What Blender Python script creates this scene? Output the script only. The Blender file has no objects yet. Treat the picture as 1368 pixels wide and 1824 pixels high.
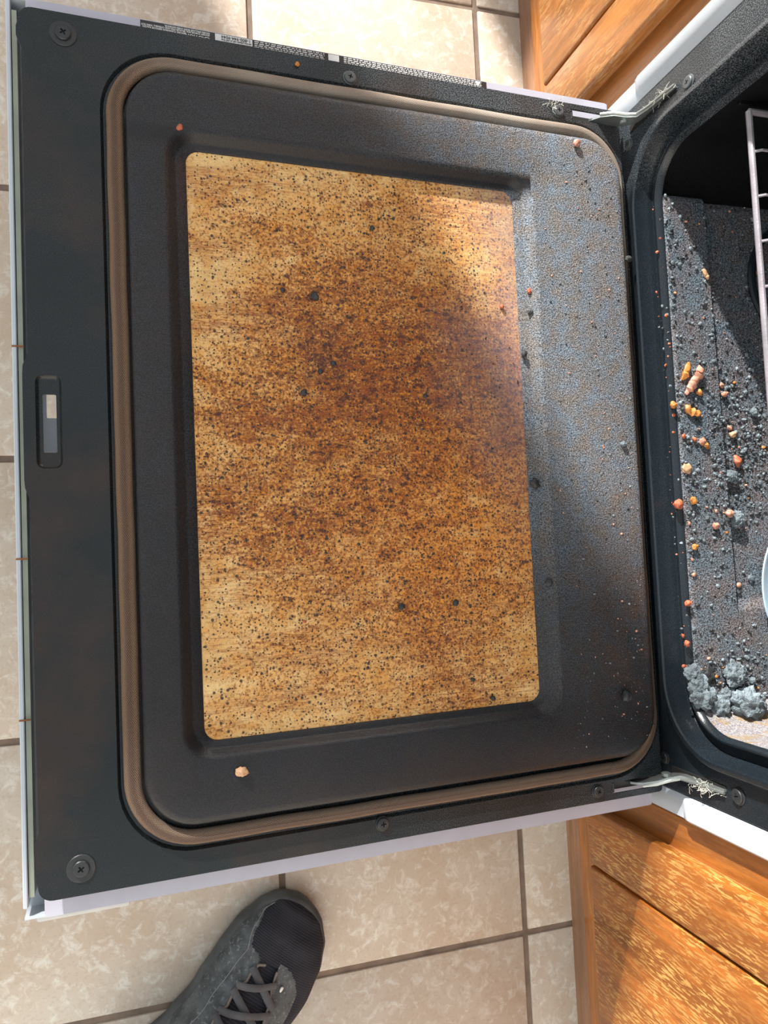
import bpy, bmesh, math, random
from mathutils import Vector, Matrix, Euler, noise
from mathutils.geometry import tessellate_polygon
random.seed(7)
PI = math.pi
C = bpy.context.scene.collection
SC = bpy.context.scene

# ------------------------------------------------------------------ camera
cam_d = bpy.data.cameras.new('camera')
cam = bpy.data.objects.new('camera', cam_d); C.objects.link(cam)
cam.location = (-0.51179, -0.10702, 0.70741)
RZ = Matrix.Rotation(-0.0483506, 3, 'Z'); RY = Matrix.Rotation(-0.2851332, 3, 'Y'); RX = Matrix.Rotation(0.0686532, 3, 'X')
cam.rotation_euler = (RZ @ RY @ RX).to_euler()
cam_d.sensor_fit = 'VERTICAL'; cam_d.sensor_height = 36.0
cam_d.lens = 1355.907 * 36.0 / 1824.0
cam_d.clip_start = 0.01
SC.camera = cam

# ------------------------------------------------------------------ light and exposure
SUN_AZ = Vector((0.447, -0.894, 0)); SUN_T = 0.38
sd = bpy.data.lights.new('sun', 'SUN'); so = bpy.data.objects.new('sun', sd); C.objects.link(so)
dirv = Vector((0.447, -0.894, -SUN_T)).normalized()
so.rotation_euler = dirv.to_track_quat('-Z', 'Y').to_euler(); so.location = (-1.5, 3.5, 2.0)
sd.energy = 11.5; sd.color = (1.0, 0.965, 0.91); sd.angle = 0.026
W = bpy.data.worlds.new('daylight'); SC.world = W; W.use_nodes = True
wb = W.node_tree.nodes['Background']; wb.inputs[0].default_value = (0.93, 0.97, 1.0, 1); wb.inputs[1].default_value = 0.95
SC.view_settings.view_transform = 'Standard'; SC.view_settings.look = 'None'
SC.view_settings.exposure = 0.0; SC.view_settings.gamma = 1.0; SC.view_settings.use_curve_mapping = False

# ------------------------------------------------------------------ tiny node helper
class NM:
    def __init__(s, name):
        s.m = bpy.data.materials.new(name); s.m.use_nodes = True; s.t = s.m.node_tree
        s.b = s.t.nodes['Principled BSDF']; s.tc = None
    def n(s, typ, **kw):
        nd = s.t.nodes.new(typ)
        for k, v in kw.items():
            if hasattr(nd, k): setattr(nd, k, v)
        return nd
    def put(s, sock, v):
        if isinstance(v, bpy.types.NodeSocket): s.t.links.new(v, sock)
        elif isinstance(v, (tuple, list)) and len(v) == 3 and sock.type == 'RGBA': sock.default_value = (*v, 1)
        else: sock.default_value = v
    def co(s, scale=(1, 1, 1), kind='Object', off=(0, 0, 0), rot=(0, 0, 0)):
        if s.tc is None: s.tc = s.n('ShaderNodeTexCoord')
        mp = s.n('ShaderNodeMapping'); s.t.links.new(s.tc.outputs[kind], mp.inputs[0])
        mp.inputs['Scale'].default_value = scale; mp.inputs['Location'].default_value = off; mp.inputs['Rotation'].default_value = rot
        return mp.outputs[0]
    def noise(s, v, scale=5, detail=2, rough=0.5, dist=0.0):
        nd = s.n('ShaderNodeTexNoise'); s.put(nd.inputs['Vector'], v)
        nd.inputs['Scale'].default_value = scale; nd.inputs['Detail'].default_value = detail
        nd.inputs['Roughness'].default_value = rough; nd.inputs['Distortion'].default_value = dist
        return nd.outputs['Fac']
    def voro(s, v, scale=5, out='Distance', rnd=1.0, feature='F1'):
        nd = s.n('ShaderNodeTexVoronoi'); nd.feature = feature; s.put(nd.inputs['Vector'], v)
        nd.inputs['Scale'].default_value = scale; nd.inputs['Randomness'].default_value = rnd
        return nd.outputs[out]
    def ramp(s, f, stops, interp='LINEAR'):
        nd = s.n('ShaderNodeValToRGB'); s.put(nd.inputs[0], f); cr = nd.color_ramp; cr.interpolation = interp
        while len(cr.elements) < len(stops): cr.elements.new(0.5)
        for e, (p, c) in zip(cr.elements, stops):
            e.position = p
            e.color = (c, c, c, 1) if not isinstance(c, tuple) else (*c, 1)
        return nd.outputs[0]
    def math(s, op, a, b=0.0, clamp=False):
        nd = s.n('ShaderNodeMath'); nd.operation = op; nd.use_clamp = clamp
        s.put(nd.inputs[0], a); s.put(nd.inputs[1], b); return nd.outputs[0]
    def mix(s, f, a, b, blend='MIX'):
        nd = s.n('ShaderNodeMix'); nd.data_type = 'RGBA'; nd.blend_type = blend
        s.put(nd.inputs[0], f); s.put(nd.inputs[6], a); s.put(nd.inputs[7], b); return nd.outputs[2]
    def xyz(s, v):
        nd = s.n('ShaderNodeSeparateXYZ'); s.put(nd.inputs[0], v); return nd.outputs
    def bump(s, h, strength=0.3, dist=0.001):
        nd = s.n('ShaderNodeBump'); s.put(nd.inputs['Height'], h); nd.inputs['Strength'].default_value = strength
        nd.inputs['Distance'].default_value = dist; s.t.links.new(nd.outputs[0], s.b.inputs['Normal']); return nd
    def set(s, **kw):
        al = dict(color='Base Color', rough='Roughness', metal='Metallic', spec='Specular IOR Level', coat='Coat Weight', coat_rough='Coat Roughness', sheen='Sheen Weight')
        for k, v in kw.items(): s.put(s.b.inputs[al[k]], v)
        return s.m

def plain(name, col, rough=0.5, metal=0.0, spec=0.5, bscale=0, bstr=0.1, var=0.12, bd=0.0005):
    k = NM(name); v = k.co()
    f = k.noise(v, 35, 3)
    c = k.mix(k.ramp(f, [(0.3, 0.0), (0.7, 1.0)]), tuple(x * (1 - var) for x in col), tuple(min(1, x * (1 + var)) for x in col))
    if bscale: k.bump(k.noise(v, bscale, 4), bstr, bd)
    return k.set(color=c, rough=rough, metal=metal, spec=spec)

# enamel of the flat door panel: dark green-black with powdery dust
def enamel(name, base, dust, amt, rough=0.33, side=None, brown=0.0):
    k = NM(name); v = k.co()
    fine = k.noise(v, 950, 2, 0.6)
    patch = k.noise(v, 9, 4, 0.6)
    X = k.xyz(v)
    d = k.ramp(patch, [(0.35, 0.25), (0.7, 1.0)])
    if side == 'door':      # real dust, thickened over the sunlit hinge end and upper flange to brighten them
        gx = k.ramp(k.math('ADD', k.math('MULTIPLY', X[0], 1.6), 0.95), [(0.1, 0.1), (0.75, 1.0)])
        gy = k.ramp(k.math('ADD', k.math('MULTIPLY', X[1], 1.2), 0.5), [(0.25, 0.25), (0.85, 1.0)])
        d = k.math('MULTIPLY', d, k.math('MULTIPLY', gx, gy))
    if side == 'frame':
        d = k.math('MULTIPLY', d, k.ramp(X[1], [(0.0, 0.08), (0.27, 0.08), (0.295, 0.9), (0.36, 1.0)]))
    sp = k.ramp(fine, [(0.46, 0.0), (0.62, 1.0)])
    m = k.math('MULTIPLY', sp, k.math('MULTIPLY', d, amt), True)
    c = k.mix(m, base, dust)
    if brown:  # brown patches stand in for warm room reflections, painted into the colour
        bp = k.ramp(k.noise(k.co((1.0, 1, 1), off=(3, 1, 0)), 6, 4, 0.65), [(0.48, 0.0), (0.72, 1.0)])
        c = k.mix(k.math('MULTIPLY', bp, brown), c, (0.075, 0.035, 0.018))
    k.bump(k.noise(v, 700, 3, 0.6), 0.25, 0.0006)
    rr = k.math('ADD', k.math('MULTIPLY', m, 0.35), rough)
    return k.set(color=c, rough=rr, spec=0.38)

M = {}
M['enamel'] = enamel('door_enamel', (0.008, 0.0115, 0.013), (0.17, 0.21, 0.245), 1.0, 0.27, 'door', 0.35)
M['frame'] = enamel('frame_enamel', (0.008, 0.012, 0.016), (0.17, 0.19, 0.21), 0.9, 0.2, 'frame', 0.0)

def soot(name):
    k = NM(name); v = k.co(); X = k.xyz(v)
    g = k.noise(v, 760, 4, 0.7); g2 = k.noise(v, 1500, 2, 0.6); p = k.noise(v, 14, 4, 0.6)
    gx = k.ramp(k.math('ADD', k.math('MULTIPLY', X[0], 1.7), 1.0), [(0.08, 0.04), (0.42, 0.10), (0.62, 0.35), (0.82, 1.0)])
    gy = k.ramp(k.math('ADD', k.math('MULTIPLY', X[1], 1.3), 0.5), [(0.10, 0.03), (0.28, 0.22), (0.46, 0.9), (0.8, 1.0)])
    dens = k.math('MULTIPLY', gx, gy)  # powder raised on the sunlit side and cut in the shade, painting sun in
    # shade of the surround's upper bank painted in by leaving the powder off
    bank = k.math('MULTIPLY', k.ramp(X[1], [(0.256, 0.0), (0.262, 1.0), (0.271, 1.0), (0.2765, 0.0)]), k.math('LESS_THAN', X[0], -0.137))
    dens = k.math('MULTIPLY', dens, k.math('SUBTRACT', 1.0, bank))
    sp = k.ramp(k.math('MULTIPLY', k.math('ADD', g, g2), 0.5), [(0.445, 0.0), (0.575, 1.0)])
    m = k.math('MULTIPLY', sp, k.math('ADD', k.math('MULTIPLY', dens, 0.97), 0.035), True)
    base = k.mix(k.ramp(p, [(0.4, 0.0), (0.7, 1.0)]), (0.007, 0.0065, 0.0085), (0.013, 0.0095, 0.009))
    # brown grease near the hinge edge
    e = k.math('MULTIPLY', k.ramp(k.math('ADD', k.math('MULTIPLY', X[0], 6.0), 1.0), [(0.25, 0.0), (0.95, 1.0)]), k.ramp(k.noise(v, 7, 3, 0.6, 1.0), [(0.38, 0.0), (0.66, 1.0)]))
    base = k.mix(k.math('MULTIPLY', e, 0.75), base, (0.085, 0.034, 0.013))
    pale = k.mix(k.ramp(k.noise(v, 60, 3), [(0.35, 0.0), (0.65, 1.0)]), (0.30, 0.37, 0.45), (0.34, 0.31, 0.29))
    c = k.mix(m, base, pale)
    bs = k.math('ADD', k.noise(v, 560, 4, 0.7), k.math('MULTIPLY', k.voro(v, 700), 0.35))
    bm = k.bump(bs, 0.55, 0.0010)
    k.put(bm.inputs['Strength'], k.math('ADD', k.math('MULTIPLY', dens, 0.75), 0.22))
    return k.set(color=c, rough=k.math('ADD', k.math('MULTIPLY', dens, 0.12), 0.38), spec=0.36)
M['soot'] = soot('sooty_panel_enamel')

def grease_glass(name):
    k = NM(name); v = k.co(); X = k.xyz(v)
    big = k.noise(k.co((1.0, 1.5, 1)), 5.5, 4, 0.55, 0.5)
    # radial density around the middle right of the window
    dx = k.math('MULTIPLY', k.math('ADD', X[0], 0.275), 4.2); dy = k.math('MULTIPLY', k.math('ADD', X[1], 0.0), 3.3)
    r2 = k.math('ADD', k.math('MULTIPLY', dx, dx), k.math('MULTIPLY', dy, dy))
    cen = k.math('SUBTRACT', 1.0, k.math('MULTIPLY', r2, 0.75), True)
    dens = k.math('ADD', k.math('MULTIPLY', cen, 0.75), k.math('MULTIPLY', k.math('SUBTRACT', big, 0.5), 1.1), True)
    cream = k.mix(k.ramp(k.noise(v, 45, 4, 0.6), [(0.35, 0.0), (0.65, 1.0)]), (0.64, 0.37, 0.12), (0.82, 0.58, 0.26))
    orange = (0.74, 0.27, 0.016)
    mid = k.noise(k.co((0.7, 1.3, 1), off=(2, 3, 0)), 48, 4, 0.65, 0.4)
    md = k.math('MULTIPLY', k.math('SUBTRACT', mid, 0.5), 0.42)
    f1 = k.ramp(k.math('ADD', k.math('ADD', k.math('MULTIPLY', k.noise(v, 150, 5, 0.75), 0.6), k.math('MULTIPLY', dens, 0.42)), md), [(0.30, 0.0), (0.70, 1.0)])
    c = k.mix(f1, cream, orange)
    # deeper saturated zone low on the right
    ex = k.math('MULTIPLY', k.math('ADD', X[0], 0.235), 7.0); ey = k.math('MULTIPLY', k.math('ADD', X[1], 0.085), 8.5)
    e2 = k.ramp(k.math('ADD', k.math('MULTIPLY', ex, ex), k.math('MULTIPLY', ey, ey)), [(0.0, 0.8), (1.0, 0.0)])
    c = k.mix(k.math('MULTIPLY', e2, f1), c, (0.78, 0.25, 0.012))
    # dried drip lines running across the door
    for scy, th in ((60, 0.0), (115, 0.02)):
        st = k.noise(k.co((0.16, 2.4, 1), off=(scy, 0, 0)), scy, 6, 0.72, 0.7)
        ln = k.ramp(st, [(0.462 + th, 0.0), (0.485 + th, 1.0), (0.492 + th, 1.0), (0.52 + th, 0.0)])
        lm = k.math('MULTIPLY', ln, k.ramp(k.noise(k.co((0.5, 1.6, 1), off=(5, scy, 0)), 14, 4), [(0.44, 0.0), (0.58, 1.0)]))
        c = k.mix(k.math('MULTIPLY', lm, 0.75), c, (0.28, 0.065, 0.010))
    # brown speckle, clustered
    sp = k.math('ADD', k.math('ADD', k.noise(v, 380, 8, 0.85), k.math('MULTIPLY', dens, 0.15)), k.math('MULTIPLY', md, 0.28))
    sm = k.ramp(sp, [(0.565, 0.0), (0.625, 1.0)])
    c = k.mix(k.math('MULTIPLY', sm, 0.9), c, (0.23, 0.045, 0.008))
    sp2 = k.math('ADD', k.math('ADD', k.noise(k.co((0.8, 1.2, 1), off=(9, 4, 1)), 160, 8, 0.8), k.math('MULTIPLY', dens, 0.12)), k.math('MULTIPLY', md, 0.35))
    c = k.mix(k.math('MULTIPLY', k.ramp(sp2, [(0.61, 0.0), (0.67, 1.0)]), 0.92), c, (0.060, 0.012, 0.008))
    # round dark drops
    for sc_, rad, th, off in ((330, 0.24, 0.60, 0), (170, 0.19, 0.74, 3)):
        vn = k.n('ShaderNodeTexVoronoi'); k.put(vn.inputs['Vector'], k.co(off=(off, off, 0))); vn.inputs['Scale'].default_value = sc_
        pick = k.xyz(vn.outputs['Color'])[0]
        pk = k.math('GREATER_THAN', k.math('ADD', pick, k.math('MULTIPLY', dens, 0.25)), th)
        dm = k.math('MULTIPLY', k.ramp(vn.outputs['Distance'], [(rad, 1.0), (rad + 0.09, 0.0)]), pk)
        c = k.mix(k.math('MULTIPLY', dm, 0.92), c, (0.035, 0.017, 0.014))
    # grease film with the sun's grey-violet haze painted in, toward the hinge side
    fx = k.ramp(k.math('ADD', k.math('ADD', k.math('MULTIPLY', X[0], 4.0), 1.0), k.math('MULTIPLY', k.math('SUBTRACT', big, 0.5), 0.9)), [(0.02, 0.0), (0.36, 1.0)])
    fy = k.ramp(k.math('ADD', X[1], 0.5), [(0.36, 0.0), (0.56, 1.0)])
    film_haze = k.math('MULTIPLY', k.math('MULTIPLY', fx, fy), k.ramp(k.noise(v, 700, 3, 0.7), [(0.38, 0.35), (0.6, 0.95)]))
    c = k.mix(k.math('MULTIPLY', film_haze, 0.75), c, (0.27, 0.205, 0.225))
    # char cluster left of the middle
    cx = k.math('MULTIPLY', k.math('ADD', X[0], 0.362), 26.0); cy = k.math('MULTIPLY', k.math('SUBTRACT', X[1], 0.085), 26.0)
    rr = k.math('ADD', k.math('MULTIPLY', cx, cx), k.math('MULTIPLY', cy, cy))
    cl = k.math('MULTIPLY', k.ramp(rr, [(0.0, 1.0), (0.85, 0.0)]), k.ramp(k.noise(v, 170, 5, 0.7, 0.5), [(0.45, 0.0), (0.58, 1.0)]))
    c = k.mix(k.math('MULTIPLY', cl, 0.85), c, (0.07, 0.014, 0.012))
    k.bump(k.math('ADD', k.noise(v, 420, 4, 0.7), k.math('MULTIPLY', sm, 0.4)), 0.6, 0.0009)
    return k.set(color=c, rough=0.42, spec=0.5)
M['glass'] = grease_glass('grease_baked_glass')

def braid(name):
    k = NM(name); uv = k.co(kind='UV'); X = k.xyz(uv); O = k.co(); P = k.xyz(O)
    a = k.math('SINE', k.math('ADD', k.math('MULTIPLY', X[0], 2600.0), k.math('MULTIPLY', X[1], 2 * PI)))
    b = k.math('SINE', k.math('MULTIPLY', X[1], 2 * PI * 30))
    w = k.math('MULTIPLY', a, b)
    wv = k.math('ADD', k.math('MULTIPLY', w, 0.5), 0.5)
    tanc = k.mix(wv, (0.24, 0.19, 0.15), (0.66, 0.58, 0.49))
    brn = k.mix(wv, (0.05, 0.03, 0.022), (0.42, 0.27, 0.17))
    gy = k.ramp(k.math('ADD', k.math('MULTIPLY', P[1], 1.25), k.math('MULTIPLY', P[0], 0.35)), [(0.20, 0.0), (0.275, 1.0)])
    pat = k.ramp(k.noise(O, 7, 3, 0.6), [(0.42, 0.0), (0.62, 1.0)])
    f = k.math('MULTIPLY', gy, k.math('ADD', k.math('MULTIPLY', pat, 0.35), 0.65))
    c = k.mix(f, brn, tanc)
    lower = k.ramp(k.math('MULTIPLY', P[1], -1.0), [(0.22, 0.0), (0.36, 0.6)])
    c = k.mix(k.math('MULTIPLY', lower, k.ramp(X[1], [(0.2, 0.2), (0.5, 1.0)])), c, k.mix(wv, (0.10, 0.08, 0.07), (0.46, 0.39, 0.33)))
    # charred stripe along the crown of the cord
    st = k.math('MULTIPLY', k.ramp(X[1], [(0.12, 0.0), (0.2, 1.0), (0.26, 1.0), (0.33, 0.0)]), k.math('SUBTRACT', 1.0, f, True))
    c = k.mix(k.math('MULTIPLY', st, 0.55), c, (0.035, 0.02, 0.022))
    k.bump(w, 0.8, 0.0006)
    return k.set(color=c, rough=0.75, spec=0.25)
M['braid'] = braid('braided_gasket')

def oak(name, base, light, fl=1.0, grain='Z', rough=0.3):
    k = NM(name)
    sc_ = dict(Z=(1, 1, 0.09), Y=(1, 0.09, 1))[grain]
    v = k.co(sc_)
    g = k.noise(v, 110, 5, 0.65, 0.3); g2 = k.noise(v, 26, 3, 0.55, 0.6)
    c = k.mix(k.ramp(g2, [(0.35, 0.0), (0.68, 1.0)]), tuple(x * 0.62 for x in base), tuple(min(1, x * 1.2) for x in base))
    c = k.mix(k.ramp(g, [(0.42, 0.6), (0.56, 0.0)]), c, tuple(x * 0.5 for x in base))
    sc2 = dict(Z=(1, 1, 0.16), Y=(1, 0.16, 1))[grain]
    fk = k.ramp(k.noise(k.co(sc2, off=(4, 2, 7)), 430, 4, 0.6, 0.4), [(0.505, 0.0), (0.565, 1.0)])
    pt = k.ramp(k.noise(k.co(off=(1, 1, 1)), 22, 3), [(0.38, 0.2), (0.6, 1.0)])
    c = k.mix(k.math('MULTIPLY', k.math('MULTIPLY', fk, pt), 0.8 * fl), c, light)
    k.bump(g, 0.12, 0.0006)
    return k.set(color=c, rough=rough, spec=0.5, coat=0.15, coat_rough=0.2)
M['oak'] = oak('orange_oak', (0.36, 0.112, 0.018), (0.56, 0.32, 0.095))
M['oak_sunlit'] = oak('sunlit_oak', (0.43, 0.155, 0.03), (0.58, 0.35, 0.13), 0.6)  # paler copy for the sunlit cabinet, sunlight put into the colour
M['oak_plain'] = oak('orange_oak_rail', (0.37, 0.125, 0.024), (0.60, 0.32, 0.10), 0.15)
M['oak_rail'] = oak('orange_oak_rail_across', (0.47, 0.17, 0.035), (0.60, 0.32, 0.10), 0.1, 'Y')
M['mould'] = oak('brown_base_moulding', (0.36, 0.185, 0.10), (0.5, 0.3, 0.18), 0.1, 'Y', 0.4)
M['groove'] = plain('groove_stain', (0.42, 0.17, 0.06), 0.5)

def tile_mat():
    k = NM('beige_stone_tile'); v = k.co()
    oi = k.n('ShaderNodeObjectInfo')
    add = k.n('ShaderNodeVectorMath'); add.operation = 'ADD'; k.put(add.inputs[0], v)
    sc = k.n('ShaderNodeVectorMath'); sc.operation = 'SCALE'; sc.inputs[0].default_value = (7, 13, 3); k.put(sc.inputs['Scale'], oi.outputs['Random']); k.put(add.inputs[1], sc.outputs[0])
    vv = add.outputs[0]
    a = k.noise(vv, 9, 4, 0.6); b = k.noise(vv, 70, 5, 0.65, 0.6); c3 = k.noise(vv, 240, 3, 0.6)
    c = k.mix(k.ramp(a, [(0.35, 0.0), (0.65, 1.0)]), (0.50, 0.405, 0.315), (0.56, 0.50, 0.425))
    c = k.mix(k.ramp(b, [(0.50, 0.0), (0.66, 0.8)]), c, (0.68, 0.655, 0.59))
    c = k.mix(k.ramp(c3, [(0.36, 0.35), (0.46, 0.0)]), c, (0.40, 0.32, 0.25))
    k.bump(b, 0.15, 0.001)
    return k.set(color=c, rough=0.32, spec=0.4)
M['tile'] = tile_mat()
M['grout'] = plain('brown_grout', (0.20, 0.15, 0.115), 0.9, bscale=500, bstr=0.4, var=0.3)
M['white'] = plain('white_appliance_enamel', (0.50, 0.545, 0.60), 0.22, bscale=90, bstr=0.05, var=0.03)
M['white2'] = plain('white_side_flange', (0.47, 0.47, 0.55), 0.3, bscale=120, bstr=0.06, var=0.05)
M['skin_in'] = plain('greenish_primer', (0.30, 0.33, 0.27), 0.4, var=0.12)
M['handle'] = plain('pale_grey_plastic', (0.55, 0.56, 0.55), 0.35)
M['screw'] = plain('blackened_screw', (0.030, 0.032, 0.034), 0.42, 0.3, bscale=400, bstr=0.15)
M['screw_lt'] = plain('dusty_screw', (0.10, 0.11, 0.115), 0.45, 0.3, bscale=400, bstr=0.3)
M['black'] = plain('black_void', (0.004, 0.004, 0.004), 0.8)
M['steel'] = plain('dull_hinge_steel', (0.34, 0.37, 0.36), 0.36, 0.75, bscale=300, bstr=0.25, var=0.25)
M['rack'] = plain('greyed_rack_wire', (0.34, 0.32, 0.35), 0.4, 0.35, bscale=600, bstr=0.5, var=0.25)
M['pocket'] = plain('pocket_dark_steel', (0.07, 0.07, 0.065), 0.4, 0.6, bscale=300, bstr=0.2, var=0.4)
M['label'] = plain('label_black', (0.025, 0.022, 0.022), 0.35)
M['ink'] = plain('label_white', (0.75, 0.76, 0.76), 0.5, var=0.02)
M['ink_dark'] = plain('label_ink', (0.05, 0.05, 0.05), 0.5, var=0.02)
M['rust'] = plain('rust_spot', (0.25, 0.09, 0.03), 0.8, var=0.4)
M['blue_dish'] = plain('pale_blue_enamel', (0.50, 0.68, 0.82), 0.4, bscale=300, bstr=0.1, var=0.04)
M['cook'] = plain('cooktop_black', (0.02, 0.02, 0.02), 0.15)
M['counter'] = plain('countertop_laminate', (0.45, 0.40, 0.34), 0.4, bscale=200, bstr=0.1)
M['wall'] = plain('painted_wall', (0.70, 0.67, 0.61), 0.85, bscale=200, bstr=0.2, var=0.03)
M['char'] = plain('charred_crumb', (0.030, 0.032, 0.034), 0.55, bscale=900, bstr=0.8, var=0.5)
M['ash'] = plain('ashy_crumb', (0.17, 0.21, 0.235), 0.7, bscale=420, bstr=1.0, var=0.6, bd=0.003)
M['golden'] = plain('golden_crust', (0.62, 0.235, 0.055), 0.45, bscale=500, bstr=0.6, var=0.35)
M['pinkish'] = plain('pinkish_crust', (0.50, 0.235, 0.16), 0.5, bscale=500, bstr=0.7, var=0.35)
M['tan'] = plain('tan_crust', (0.52, 0.31, 0.17), 0.6, bscale=500, bstr=0.7, var=0.3)
M['redbrown'] = plain('red_brown_crust', (0.46, 0.12, 0.055), 0.5, bscale=500, bstr=0.6, var=0.35)
M['lint'] = plain('grey_lint', (0.55, 0.53, 0.46), 0.9)

def cavity_mat(name, floor=True):
    k = NM(name); v = k.co(); X = k.xyz(v)
    f = k.noise(v, 520, 4, 0.7); g = k.noise(v, 900, 2, 0.6); p = k.noise(v, 13, 4, 0.6, 0.5)
    sp = k.ramp(k.math('MULTIPLY', k.math('ADD', f, g), 0.5), [(0.44, 0.0), (0.58, 1.0)])
    if floor:
        dark = k.mix(k.ramp(p, [(0.40, 0.0), (0.66, 1.0)]), (0.014, 0.017, 0.022), (0.042, 0.026, 0.018))
        c = k.mix(k.math('MULTIPLY', sp, 0.8), dark, k.mix(k.ramp(k.noise(v, 35, 3), [(0.4, 0.0), (0.62, 1.0)]), (0.21, 0.28, 0.34), (0.26, 0.245, 0.27)))
        gl = k.ramp(k.noise(k.co(off=(2, 7, 1)), 10, 3, 0.6), [(0.56, 0.0), (0.75, 0.8)])
        c = k.mix(k.math('MULTIPLY', gl, k.ramp(X[0], [(0.07, 0.0), (0.12, 1.0)])), c, (0.20, 0.145, 0.075))
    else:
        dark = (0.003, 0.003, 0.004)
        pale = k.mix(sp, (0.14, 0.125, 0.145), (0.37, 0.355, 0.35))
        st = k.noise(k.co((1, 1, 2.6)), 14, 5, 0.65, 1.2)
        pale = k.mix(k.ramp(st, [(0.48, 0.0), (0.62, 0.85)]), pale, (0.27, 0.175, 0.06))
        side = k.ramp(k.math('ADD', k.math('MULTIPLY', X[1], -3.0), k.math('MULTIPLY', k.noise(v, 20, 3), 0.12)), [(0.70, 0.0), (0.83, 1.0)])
        c = k.mix(side, k.mix(k.math('MULTIPLY', sp, 0.25), dark, (0.02, 0.022, 0.025)), pale)  # shade painted in: walls near black, only the sunlit side left pale
    bs = k.math('ADD', k.noise(v, 380, 4, 0.75), k.math('MULTIPLY', k.voro(v, 500), 0.4))
    k.bump(bs, 0.8 if floor else 0.35, 0.0012)
    return k.set(color=c, rough=0.5, spec=0.4 if floor else 0.2)
M['cav_floor'] = cavity_mat('charred_oven_floor', True)
M['cav_wall'] = cavity_mat('stained_shaded_oven_wall', False)

def shoe_knit():
    k = NM('black_knit_mesh'); v = k.co(kind='UV')
    X = k.xyz(v)
    a = k.math('SINE', k.math('MULTIPLY', X[0], 2600.0)); b = k.math('SINE', k.math('MULTIPLY', X[1], 2300.0))
    w = k.math('MULTIPLY', a, b)
    O = k.co()
    c = k.mix(k.ramp(k.noise(O, 30, 3), [(0.3, 0.0), (0.7, 1.0)]), (0.016, 0.017, 0.024), (0.033, 0.034, 0.045))
    c = k.mix(k.ramp(a, [(0.3, 0.0), (1.0, 0.5)]), c, (0.07, 0.073, 0.085))
    k.bump(w, 0.5, 0.0004)
    return k.set(color=c, rough=0.8, spec=0.2)
M['knit'] = shoe_knit()
def shoe_grey():
    k = NM('dusty_grey_overlay'); O = k.co()
    c = k.mix(k.ramp(k.noise(O, 40, 5, 0.65), [(0.4, 0.0), (0.7, 1.0)]), (0.050, 0.058, 0.063), (0.125, 0.14, 0.15))
    c = k.mix(k.ramp(k.noise(k.co((1, 1, 1), off=(3, 3, 3)), 260, 4, 0.7), [(0.56, 0.0), (0.68, 0.65)]), c, (0.30, 0.32, 0.33))
    k.bump(k.noise(O, 300, 3), 0.3, 0.0005)
    return k.set(color=c, rough=0.6, spec=0.35)
M['overlay'] = shoe_grey()
M['sole'] = plain('dark_rubber_sole', (0.065, 0.072, 0.075), 0.6, bscale=150, bstr=0.3, var=0.4)
M['lace'] = plain('charcoal_lace', (0.075, 0.075, 0.083), 0.75, bscale=900, bstr=0.6, var=0.3)
M['piping'] = plain('taupe_piping', (0.19, 0.165, 0.145), 0.8, bscale=900, bstr=0.5)
M['seam'] = plain('grey_thread', (0.30, 0.31, 0.32), 0.7)
M['swoosh'] = plain('white_mark', (0.8, 0.8, 0.8), 0.4, var=0.01)

# ------------------------------------------------------------------ mesh helpers
def obj(name, bm, mat, parent=None, smooth=True, angle=35, data=None):
    if data is None:
        me = bpy.data.meshes.new(name)
        bm.normal_update(); bm.to_mesh(me); bm.free()
        for m in (mat if isinstance(mat, (list, tuple)) else [mat]): me.materials.append(m)
        if smooth:
            me.polygons.foreach_set('use_smooth', [True] * len(me.polygons)); me.set_sharp_from_angle(angle=math.radians(angle))
    else: me = data
    o = bpy.data.objects.new(name, me); C.objects.link(o)
    if parent is not None: o.parent = parent
    return o
def tag(o, label=None, cat=None, group=None, kind=None):
    if label: o['label'] = label
    if cat: o['category'] = cat
    if group: o['group'] = group
    if kind: o['kind'] = kind
    return o
def empty(name, loc=(0, 0, 0)):
    o = bpy.data.objects.new(name, None); C.objects.link(o); o.location = loc; o.empty_display_size = 0.05; return o
def keep(o, parent):      # parent without moving
    o.parent = parent; o.matrix_parent_inverse = Matrix.Translation(-parent.location); return o

def box(bm, x0, x1, y0, y1, z0, z1, bev=0.0, seg=1, mi=0):
    vs = [bm.verts.new(p) for p in ((x0,y0,z0),(x1,y0,z0),(x1,y1,z0),(x0,y1,z0),(x0,y0,z1),(x1,y0,z1),(x1,y1,z1),(x0,y1,z1))]
    fs = [bm.faces.new([vs[i] for i in q]) for q in ((3,2,1,0),(4,5,6,7),(0,1,5,4),(1,2,6,5),(2,3,7,6),(3,0,4,7))]
    for f in fs: f.material_index = mi
    if bev > 0:
        es = {e for f in fs for e in f.edges}
        r = bmesh.ops.bevel(bm, geom=list(es), offset=bev, segments=seg, affect='EDGES', profile=0.5)
        for f in r['faces']: f.material_index = mi
    return bm
def BX(*a, **k): return box(bmesh.new(), *a, **k)

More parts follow.
